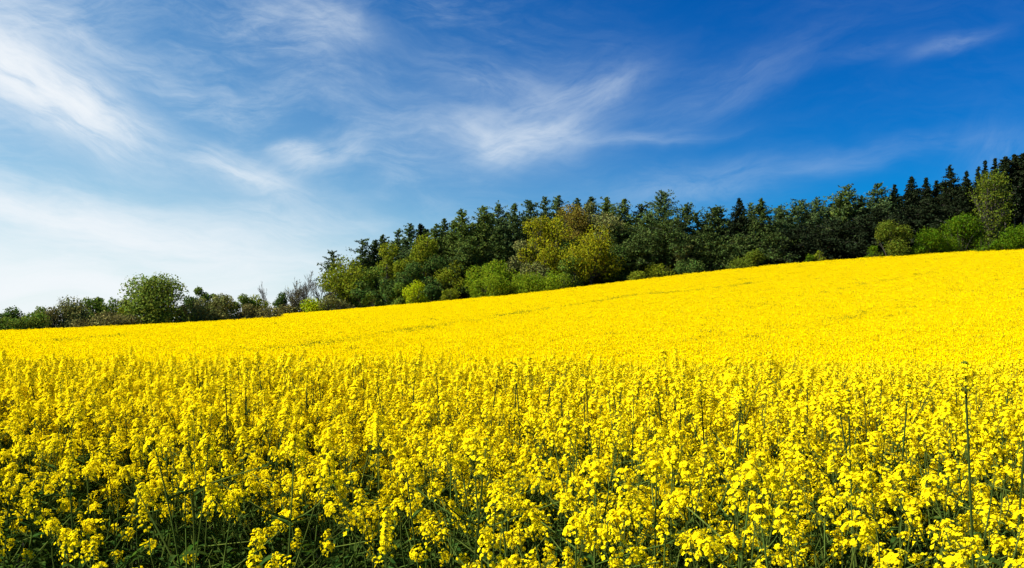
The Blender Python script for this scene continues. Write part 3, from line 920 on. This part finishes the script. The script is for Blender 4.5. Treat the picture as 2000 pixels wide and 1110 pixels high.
def rot_to(d, spin):
    """rotation taking +z to d"""
    z = Vector(d).normalized()
    q = Vector((0, 0, 1)).rotation_difference(z)
    return (q.to_matrix() @ Matrix.Rotation(spin, 3, 'Z'))


def make_plant(rng, H=1.30, nbr=7, tall=False, leafy=1.0, flower=1.0, spread=1.0, low=0.66, big=1.0):
    """stem + side branches, leaves, and where each flower head sits"""
    stem, leaf, heads = [], [], []
    top = np.array([rng.normal() * .07, rng.normal() * .07, H])
    mid = np.array([rng.normal() * .04, rng.normal() * .04, H * .5])
    main = bez((0, 0, -.05), mid, top, 9)
    stem.append(tube(main, np.linspace(.0068, .0026, 9) if not tall else np.linspace(.0062, .0036, 9), 5))
    d = main[-1] - main[-2]
    if tall:
        heads.append((top, d, 9, rng.uniform(1.1, 1.4)))
        heads.append((top - unit(d) * rng.uniform(.03, .06), d, int(rng.integers(0, 9)), rng.uniform(.75, .95)))
        for i in range(9):   # bare pods along the tall stem
            t = rng.uniform(.72, .97); p = main[0] + (top - main[0]) * t
            p = (1 - t) ** 2 * main[0] + 2 * t * (1 - t) * mid + t * t * top
            a = rng.uniform(0, 6.28); o = np.array([math.cos(a), math.sin(a), 0])
            stem.append(tube([p, p + o * .02 + [0, 0, .015], p + o * .035 + [0, 0, .05]], [.0009, .0014, .0007], 3))
    else:
        heads.append((top, d, int(rng.integers(0, 9)), rng.uniform(.95, 1.2)))
    for i in range(nbr):
        t = rng.uniform(.40, .88) if not tall else rng.uniform(.3, .66)
        p = (1 - t) ** 2 * main[0] + 2 * t * (1 - t) * mid + t * t * top
        a = i * 2.4 + rng.normal() * .4
        o = np.array([math.cos(a), math.sin(a), 0])
        Hh = H * (rng.uniform(low, 1.03) if not tall else rng.uniform(.6, .8))
        rise = max(.10, Hh - p[2])
        e = p + o * rng.uniform(.07, .30) * spread + [0, 0, rise]
        c = p + o * rng.uniform(.10, .17) + [0, 0, rise * .45]
        br = bez(p, c, e, 6)
        stem.append(tube(br, np.linspace(.0036, .0020, 6), 4))
        dd = br[-1] - br[-2] + o * .01
        if rng.random() < flower:
            heads.append((e, dd, int(rng.integers(0, 9)) if not tall or rng.random() < .7 else 9, rng.uniform(.62, 1.08) * big))
        if rng.random() < .7 * leafy:
            leaf += leaf_blade(p, unit(o + [0, 0, .5]), rng.uniform(.06, .13), rng.uniform(.009, .018), rng)
    for i in range(int(7 * leafy)):
        t = rng.uniform(.08, .7)
        p = (1 - t) ** 2 * main[0] + 2 * t * (1 - t) * mid + t * t * top
        a = i * 2.4 + rng.normal(); o = np.array([math.cos(a), math.sin(a), 0])
        big = 1.4 - t
        leaf += leaf_blade(p, unit(o + [0, 0, .35]), rng.uniform(.12, .22) * big, rng.uniform(.018, .034) * big, rng, .8)
    return np.concatenate(stem), np.array(leaf), heads


PLANTS = []
for k in range(8):
    g = np.random.default_rng(70 + k)
    s_, l_, h_ = make_plant(g, 1.20, int(g.integers(6, 11)))
    PLANTS.append((quad_mesh('stem', [(s_, MAT['stem'])]), quad_mesh('leaves', [(l_, MAT['rleaf'])]), h_, s_, l_))
FRONT = []
for k in range(8):
    g = np.random.default_rng(370 + k)
    s_, l_, h_ = make_plant(g, 1.20, int(g.integers(5, 9)), False, 1.9, 0.9, 1.3, 0.62, 1.05)
    FRONT.append((quad_mesh('stem', [(s_, MAT['stem'])]), quad_mesh('leaves', [(l_, MAT['rleaf'])]), h_, s_, l_))
MID = []
for k in range(8):
    g = np.random.default_rng(470 + k)
    MID.append((None, None) + (lambda s_, l_, h_: (h_, s_, l_))(*make_plant(g, 1.22, int(g.integers(11, 16)), False, .5, 1.0, 1.0, 0.84, 1.25)))
SPARSE = []
for k in range(4):
    g = np.random.default_rng(170 + k)
    s_, l_, h_ = make_plant(g, 1.0, 5, False, 2.6, 0.34)
    SPARSE.append((quad_mesh('stem', [(s_, MAT['stem'])]), quad_mesh('leaves', [(l_, MAT['rleaf'])]), h_, s_, l_))
TALL = []
for k in range(3):
    g = np.random.default_rng(270 + k)
    s_, l_, h_ = make_plant(g, 1.55, 4, True)
    TALL.append((quad_mesh('stem', [(s_, MAT['tallstem'])]), quad_mesh('leaves', [(l_, MAT['rleaf'])]), h_, s_, l_))


def place_plant(model, x, y, z, rz, sc, label, group, lean=0.07):
    t = thing('rapeseed_plant', label, 'rapeseed plant', (x, y, z), rz, group)
    t.rotation_euler = (rp_.normal() * lean, rp_.normal() * lean, rz)
    t.scale = (sc, sc, sc)
    link('stem', model[0], t)
    link('leaves', model[1], t)
    for p, d, k, hs in model[2]:
        o = link('flower_head', HEAD_ME[k], t)
        m = rot_to(d, 2.1 * k).to_4x4()
        o.matrix_local = Matrix.Translation(Vector(p)) @ m @ Matrix.Scale(hs, 4)
    return t


def joined(model, name, sm='stem'):
    pet, bud, st = [], [], [model[3]]
    for p, d, k, hs in model[2]:
        m = np.array(rot_to(d, 2.1 * k)) * hs
        P, B, T = (HEADS + [SMALL])[k]
        pet.append(P @ m.T + p); bud.append(B @ m.T + p); st.append(T @ m.T + p)
    return quad_mesh(name, [(np.concatenate(pet), MAT['petal']), (np.concatenate(bud), MAT['bud']),
                            (np.concatenate(st), MAT[sm]), (model[4], MAT['rleaf'])])


# positions of the near crop, sown irregularly over the field's first metres
rp_ = np.random.default_rng(11)
YN = 27.0
cand = []
cell = 0.19
for yy in np.arange(1.30, YN, cell):
    half = 0.66 * yy + 0.9
    for xx in np.arange(-half, half, cell):
        cand.append((xx + rp_.uniform(-.085, .085), yy + rp_.uniform(-.085, .085)))
cand = np.array(cand)


def edge_front(x, y):
    """the field's front edge runs nearer on the right than on the left"""
    return 1.80 - 0.08 * x + 0.12 * np.sin(3.1 * x + 1)


t_ = cand[:, 0] / cand[:, 1]
e_ = cand[:, 1] - edge_front(cand[:, 0], cand[:, 1])
keep = e_ > 0
cand = cand[keep]; t_ = t_[keep]; e_ = e_[keep]
# sparser towards the front edge, most of all on the left
sparse_p = np.clip(1.2 - e_ / (0.8 + 2.5 * sst(-t_, -0.25, 0.5)), 0, 1)
thin = rp_.random(len(cand)) > 0.52 - 0.52 * sst(e_, 1.2, 4.2) + 0.42 * sparse_p
cand = cand[thin]; t_ = t_[thin]; e_ = e_[thin]; sparse_p = sparse_p[thin]
is_sparse = rp_.random(len(cand)) < sparse_p * (0.25 + 0.7 * sst(-t_, -0.15, 0.45))
rz_ = rp_.uniform(0, 6.28, len(cand))
sc_ = rp_.normal(1.0, 0.07, len(cand)) - 0.10 * sparse_p + 0.045 * np.sin(cand[:, 0] * 1.1 + 2) * np.sin(cand[:, 1] * 0.8) + 0.03 * np.sin(cand[:, 0] * 2.9)
sc_ = np.clip(sc_, 0.78, 1.13) * np.where((rp_.random(len(cand)) < 0.10) & (cand[:, 1] > 4.5), rp_.uniform(1.04, 1.13, len(cand)), 1.0)
zg_ = ground(cand[:, 0], cand[:, 1])
vis = np.abs(t_) < 0.66
order = np.argsort(np.where(vis, cand[:, 1], 99))

TALLS = [  # column, top row, distance, label
 (1920, 702, 3.0, 'tallest rapeseed plant at right, long bare stem with a small head high above the crop'),
 (1960, 726, 3.3, 'tall bare-stemmed rapeseed plant just right of the tallest one'),
 (1897, 850, 2.0, 'thick-stemmed rapeseed plant in the lower right, its stem bare down to the bottom'),
 (1990, 800, 2.3, 'rapeseed plant with green bare stems cut by the right edge'),
 (845, 706, 6.2, 'tall thin rapeseed stalk standing alone over the crop left of the middle'),
 (797, 708, 6.4, 'tall rapeseed stalk left of the lone thin one near the middle'),
 (940, 714, 6.0, 'tall rapeseed stalk between the lone thin one and the cluster of three'),
 (992, 708, 6.0, 'first stalk of the cluster of three above the middle of the crop'),
 (1006, 713, 5.8, 'second stalk of the cluster of three above the middle of the crop'),
 (1020, 717, 5.6, 'third stalk of the cluster of three above the middle of the crop'),
 (757, 724, 6.0, 'shorter tall rapeseed stalk in the left half by the two higher ones'),
 (662, 712, 7.0, 'tall thin rapeseed stalk in the left half, right of the close pair'),
 (590, 718, 7.0, 'right stalk of the close pair rising in the left half'),
 (560, 720, 7.2, 'left stalk of the close pair rising in the left half'),
 (486, 712, 8.0, 'tall rapeseed stalk over the crop in the left quarter'),
 (402, 714, 8.0, 'tall rapeseed stalk over the crop left of the left quarter line'),
 (308, 706, 9.0, 'tall rapeseed stalk standing highest at far left'),
 (1132, 728, 5.4, 'left of two leaning tall stalks right of the middle'),
 (1150, 730, 5.2, 'right of two leaning tall stalks right of the middle'),
 (1188, 730, 5.2, 'bare leaning rapeseed stalk, long and dark, right of the middle'),
 (1250, 736, 5.0, 'tall rapeseed stalk with nodding head right of the bare leaning one'),
 (1322, 732, 4.8, 'straight dark rapeseed stalk, left of two with budded heads'),
 (1350, 734, 4.7, 'straight dark rapeseed stalk, right of two with budded heads'),
 (1384, 742, 4.7, 'thin rapeseed stalk with tiny tip, right of the budded pair'),
 (1508, 744, 4.4, 'tall rapeseed stalk standing alone right of the three-quarter line'),
 (1460, 762, 4.2, 'short tall rapeseed stalk left of the lone one at right'),
 (1656, 760, 4.0, 'tall rapeseed stalk, left one of the pair in the right quarter'),
 (1710, 758, 4.0, 'tall rapeseed stalk, right one of the pair in the right quarter'),
 (1790, 752, 3.8, 'tall rapeseed stalk with full flower head left of the tallest plant'),
 (868, 855, 2.9, 'bare dark rapeseed stem leaning through the flowers, lower left of the middle'),
]
n_ind = 298 - len(TALLS)
ind = order[:n_ind]
rest = np.setdiff1d(np.arange(len(cand)), ind)
rest = rest[rp_.random(len(rest)) > sst(cand[rest, 1], 15.0, 27.0)]
LABS = {
 'sparse': ('leafy dark rapeseed plant with few flowers in the thin front edge of the crop', 'leafy thin-flowered rapeseed plants at the front edge'),
 'left': ('rapeseed plant full of yellow flowers in the left foreground of the field', 'flowering rapeseed plants in the left foreground'),
 'mid': ('rapeseed plant full of yellow flowers in the middle foreground of the field', 'flowering rapeseed plants in the middle foreground'),
 'right': ('rapeseed plant full of yellow flowers in the right foreground of the field', 'flowering rapeseed plants in the right foreground'),
}
for i in ind:
    x, y = cand[i]
    if is_sparse[i]:
        model = SPARSE[int(rp_.integers(0, 4))]; lab = LABS['sparse']
    else:
        model = FRONT[int(rp_.integers(0, 8))]
        lab = LABS['left' if t_[i] < -0.2 else 'mid' if t_[i] < 0.2 else 'right']
    place_plant(model, float(x), float(y), float(zg_[i]), float(rz_[i]), float(sc_[i]), lab[0], lab[1])
for k, (u, v, Y, lab) in enumerate(TALLS):
    X, Y, z = at(u, Y)
    H = (VH - v) / F * Y - z
    place_plant(TALL[k % 3], X, Y, z, k * 1.9, H / 1.66, lab, 'tall stalks rising above the crop', 0.025)

# ------------------------------------------------------------------ the rest of the crop: one object, instances on points
src = bpy.data.collections.new('crop_sources')
srcs = []


def add_src(me):
    o = bpy.data.objects.new('crop_source_%02d' % len(srcs), me)
    src.objects.link(o); srcs.append(o)
    return len(srcs) - 1


near_ids = [add_src(joined(m, 'crop_plant')) for m in PLANTS]
mid_ids = [add_src(joined(m, 'crop_plant')) for m in MID]
sparse_ids = [add_src(joined(m, 'crop_plant')) for m in SPARSE]


tall_ids = [add_src(joined(m, 'crop_plant', 'tallstem')) for m in TALL]


def far_clump(rng, R_=0.55, n=24, green=False):
    """a patch of crop as seen from afar: heads of petal-sized cards on stems"""
    pet, st, lf = [], [], []
    for i in range(n):
        r = R_ * math.sqrt(rng.random()); a = rng.uniform(0, 6.28)
        b = np.array([r * math.cos(a), r * math.sin(a), 0])
        H = CROP_H * rng.normal(1.0, .055)
        st.append(tube([b, b + [rng.normal() * .04, rng.normal() * .04, H]], [.010, .006], 3))
        m = 22 if not green else (3 if rng.random() < .7 else 12)
        P = b + np.stack([rng.normal(size=m) * .060, rng.normal(size=m) * .060, H - rng.random(m) ** 1.3 * .36 + .03], 1)
        s = rng.uniform(.019, .034, m)
        pet.append(cards(P, s, s * .9, rng, (0, 0, .7), None, 1.0))
        m = 6 if not green else 14
        P = b + np.stack([rng.normal(size=m) * .09, rng.normal(size=m) * .09, H * rng.uniform(.25, .72 if not green else .98, m)], 1)
        s = rng.uniform(.03, .06, m)
        lf.append(cards(P, s, s * .5, rng))
    return quad_mesh('crop_patch', [(np.concatenate(pet), MAT['far_petal']), (np.concatenate(st), MAT['stem']), (np.concatenate(lf), MAT['rleaf'])])


far_ids = [add_src(far_clump(np.random.default_rng(500 + k))) for k in range(6)]
green_ids = [add_src(far_clump(np.random.default_rng(520 + k), green=True)) for k in range(3)]

pts, var, rot, scl = [], [], [], []
for i in rest:
    pts.append((cand[i, 0], cand[i, 1], zg_[i]))
    q = rp_.random()
    if is_sparse[i]:
        var.append(sparse_ids[int(rp_.integers(0, 4))]); s = sc_[i]
    elif q < 0.12 and cand[i, 1] > 3.6:
        var.append(tall_ids[int(rp_.integers(0, 3))]); s = min(sc_[i] * rp_.uniform(.82, 1.0), 0.97)
    else:
        var.append((mid_ids if cand[i, 1] > rp_.uniform(4.5, 8) else near_ids)[int(rp_.integers(0, 8))]); s = sc_[i]
    rot.append((rp_.normal() * .07, rp_.normal() * .07, rz_[i])); scl.append((s, s, s))

# tram lines drawn on the slope: greener, late-flowering plants beside the wheel tracks
def on_slope(u, v):
    t = (u - UC) / F; s = (VH - v) / F
    Y = np.linspace(46, 177, 700)
    k = np.argmin(np.abs(ztop(t * Y, Y) / Y - s))
    return t * Y[k], Y[k]


LINES = [
 [(440, 697), (480, 690), (560, 681), (700, 661), (800, 645), (930, 625), (1060, 604), (1160, 590), (1240, 576), (1345, 569)],
 [(1345, 569), (1420, 560), (1500, 548)],
 [(1440, 604), (1560, 577), (1700, 552), (1850, 528)],
 [(100, 668), (180, 661), (250, 655)],
 [(1560, 640), (1700, 610), (1840, 590)],
]
lines = []
for L_ in LINES:
    P = np.array([on_slope(*p) for p in L_])
    lines.append(P)
faint = [2, 4]


def line_dist(x, y, which):
    d = np.full(np.shape(x), 1e9)
    for P in [lines[k] for k in which]:
        for a, b in zip(P[:-1], P[1:]):
            ab = b - a
            t = np.clip(((x - a[0]) * ab[0] + (y - a[1]) * ab[1]) / (ab @ ab + 1e-9), 0, 1)
            d = np.minimum(d, np.hypot(x - a[0] - t * ab[0], y - a[1] - t * ab[1]))
    return d


fr = np.random.default_rng(21)


def far_band(y0, y1, step, size):
    out = []
    for yy in np.arange(y0, y1, step):
        half = 0.67 * yy + 3
        n = int(2 * half / step)
        x = np.linspace(-half, half, n) + fr.uniform(-.45, .45, n) * step
        out.append(np.stack([x, yy + fr.uniform(-.45, .45, n) * step], 1))
    P = np.concatenate(out)
    uu = UC + F * P[:, 0] / P[:, 1]
    ok = np.where(uu < 538, P[:, 1] < hedge_Y(uu) - 1.2, P[:, 1] < 171.0 + 3 * (uu < 800))
    P = P[ok]
    return P, np.full(len(P), size)


bands = [far_band(15, 40, 0.60, 1.0), far_band(40, 80, 0.60, 1.0), far_band(80, 178, 0.78, 1.25)]
FP = np.concatenate([b[0] for b in bands]); FS = np.concatenate([b[1] for b in bands])
_k = fr.random(len(FP)) < sst(FP[:, 1], 14.0, 26.0)
FP = FP[_k]; FS = FS[_k]
FZ = ground(FP[:, 0], FP[:, 1])
dl = line_dist(FP[:, 0], FP[:, 1], [0, 1, 3]); dl2 = line_dist(FP[:, 0], FP[:, 1], faint)
e = 0.5
sx = (ground(FP[:, 0] + e, FP[:, 1]) - ground(FP[:, 0] - e, FP[:, 1])) / (2 * e)
sy = (ground(FP[:, 0], FP[:, 1] + e) - ground(FP[:, 0], FP[:, 1] - e)) / (2 * e)
wob = np.sin(FP[:, 0] * 0.9) * np.sin(FP[:, 1] * 0.53 + 1) + 0.4 * np.sin(FP[:, 0] * 2.3)
pg = np.where(dl < 0.95, np.clip(0.68 + 0.35 * wob, 0.2, 0.95), np.where(dl2 < 0.9, np.clip(0.24 + 0.24 * wob, 0.03, 0.5), 0.015))
isg = fr.random(len(FP)) < pg
for i in range(len(FP)):
    pts.append((FP[i, 0], FP[i, 1], FZ[i]))
    var.append(green_ids[int(fr.integers(0, 3))] if isg[i] else far_ids[int(fr.integers(0, 6))])
    rot.append((0, 0, fr.uniform(0, 6.28)))
    s = FS[i]
    hz = fr.normal(1.0, .04)
    scl.append((s, s, hz))

cm = bpy.data.meshes.new('rapeseed_crop')
cm.vertices.add(len(pts)); cm.vertices.foreach_set('co', np.array(pts, np.float32).ravel())
a = cm.attributes.new('variant', 'INT', 'POINT'); a.data.foreach_set('value', np.array(var, np.int32))
a = cm.attributes.new('turn', 'FLOAT_VECTOR', 'POINT'); a.data.foreach_set('vector', np.array(rot, np.float32).ravel())
a = cm.attributes.new('size', 'FLOAT_VECTOR', 'POINT'); a.data.foreach_set('vector', np.array(scl, np.float32).ravel())
cm.update()
crop = link('rapeseed_crop', cm)
crop['kind'] = 'stuff'
crop['label'] = 'mass of yellow flowering rapeseed covering the field up to the wood'
ng = bpy.data.node_groups.new('crop_scatter', 'GeometryNodeTree')
ng.interface.new_socket('Geometry', in_out='INPUT', socket_type='NodeSocketGeometry')
ng.interface.new_socket('Geometry', in_out='OUTPUT', socket_type='NodeSocketGeometry')
gi = ng.nodes.new('NodeGroupInput'); go = ng.nodes.new('NodeGroupOutput')
iop = ng.nodes.new('GeometryNodeInstanceOnPoints')
ci = ng.nodes.new('GeometryNodeCollectionInfo')
ci.inputs['Collection'].default_value = src
ci.inputs['Separate Children'].default_value = True
ci.inputs['Reset Children'].default_value = True


def named(nm, typ):
    n_ = ng.nodes.new('GeometryNodeInputNamedAttribute'); n_.data_type = typ
    n_.inputs['Name'].default_value = nm
    return n_.outputs['Attribute']


e2r = ng.nodes.new('FunctionNodeEulerToRotation')
ng.links.new(named('turn', 'FLOAT_VECTOR'), e2r.inputs[0])
m2p = ng.nodes.new('GeometryNodeMeshToPoints')
ng.links.new(gi.outputs[0], m2p.inputs[0])
ng.links.new(m2p.outputs[0], iop.inputs['Points'])
ng.links.new(ci.outputs[0], iop.inputs['Instance'])
iop.inputs['Pick Instance'].default_value = True
ng.links.new(named('variant', 'INT'), iop.inputs['Instance Index'])
ng.links.new(e2r.outputs[0], iop.inputs['Rotation'])
ng.links.new(named('size', 'FLOAT_VECTOR'), iop.inputs['Scale'])
ng.links.new(iop.outputs[0], go.inputs[0])
md = crop.modifiers.new('scatter', 'NODES'); md.node_group = ng

# ------------------------------------------------------------------ weeds and grass under the front of the crop
ur = np.random.default_rng(33)
blades = []
for i in range(4200):
    y = 1.0 + 3.2 * ur.random() ** 1.4
    x = ur.uniform(-0.7, 0.7) * y
    z = float(ground(x, y))
    a = ur.uniform(0, 6.28); o = np.array([math.cos(a), math.sin(a), 0])
    L = ur.uniform(.12, .38)
    zz = z + ur.uniform(0, .62)
    blades += leaf_blade(np.array([x, y, zz]), unit(o + [0, 0, ur.uniform(.3, 1.8)]), L, ur.uniform(.010, .042), ur, .5)
wd = link('undergrowth', quad_mesh('undergrowth', [(np.array(blades), MAT['weed'])]))
wd['kind'] = 'stuff'
wd['label'] = 'dark green weeds and grass under the front of the crop'
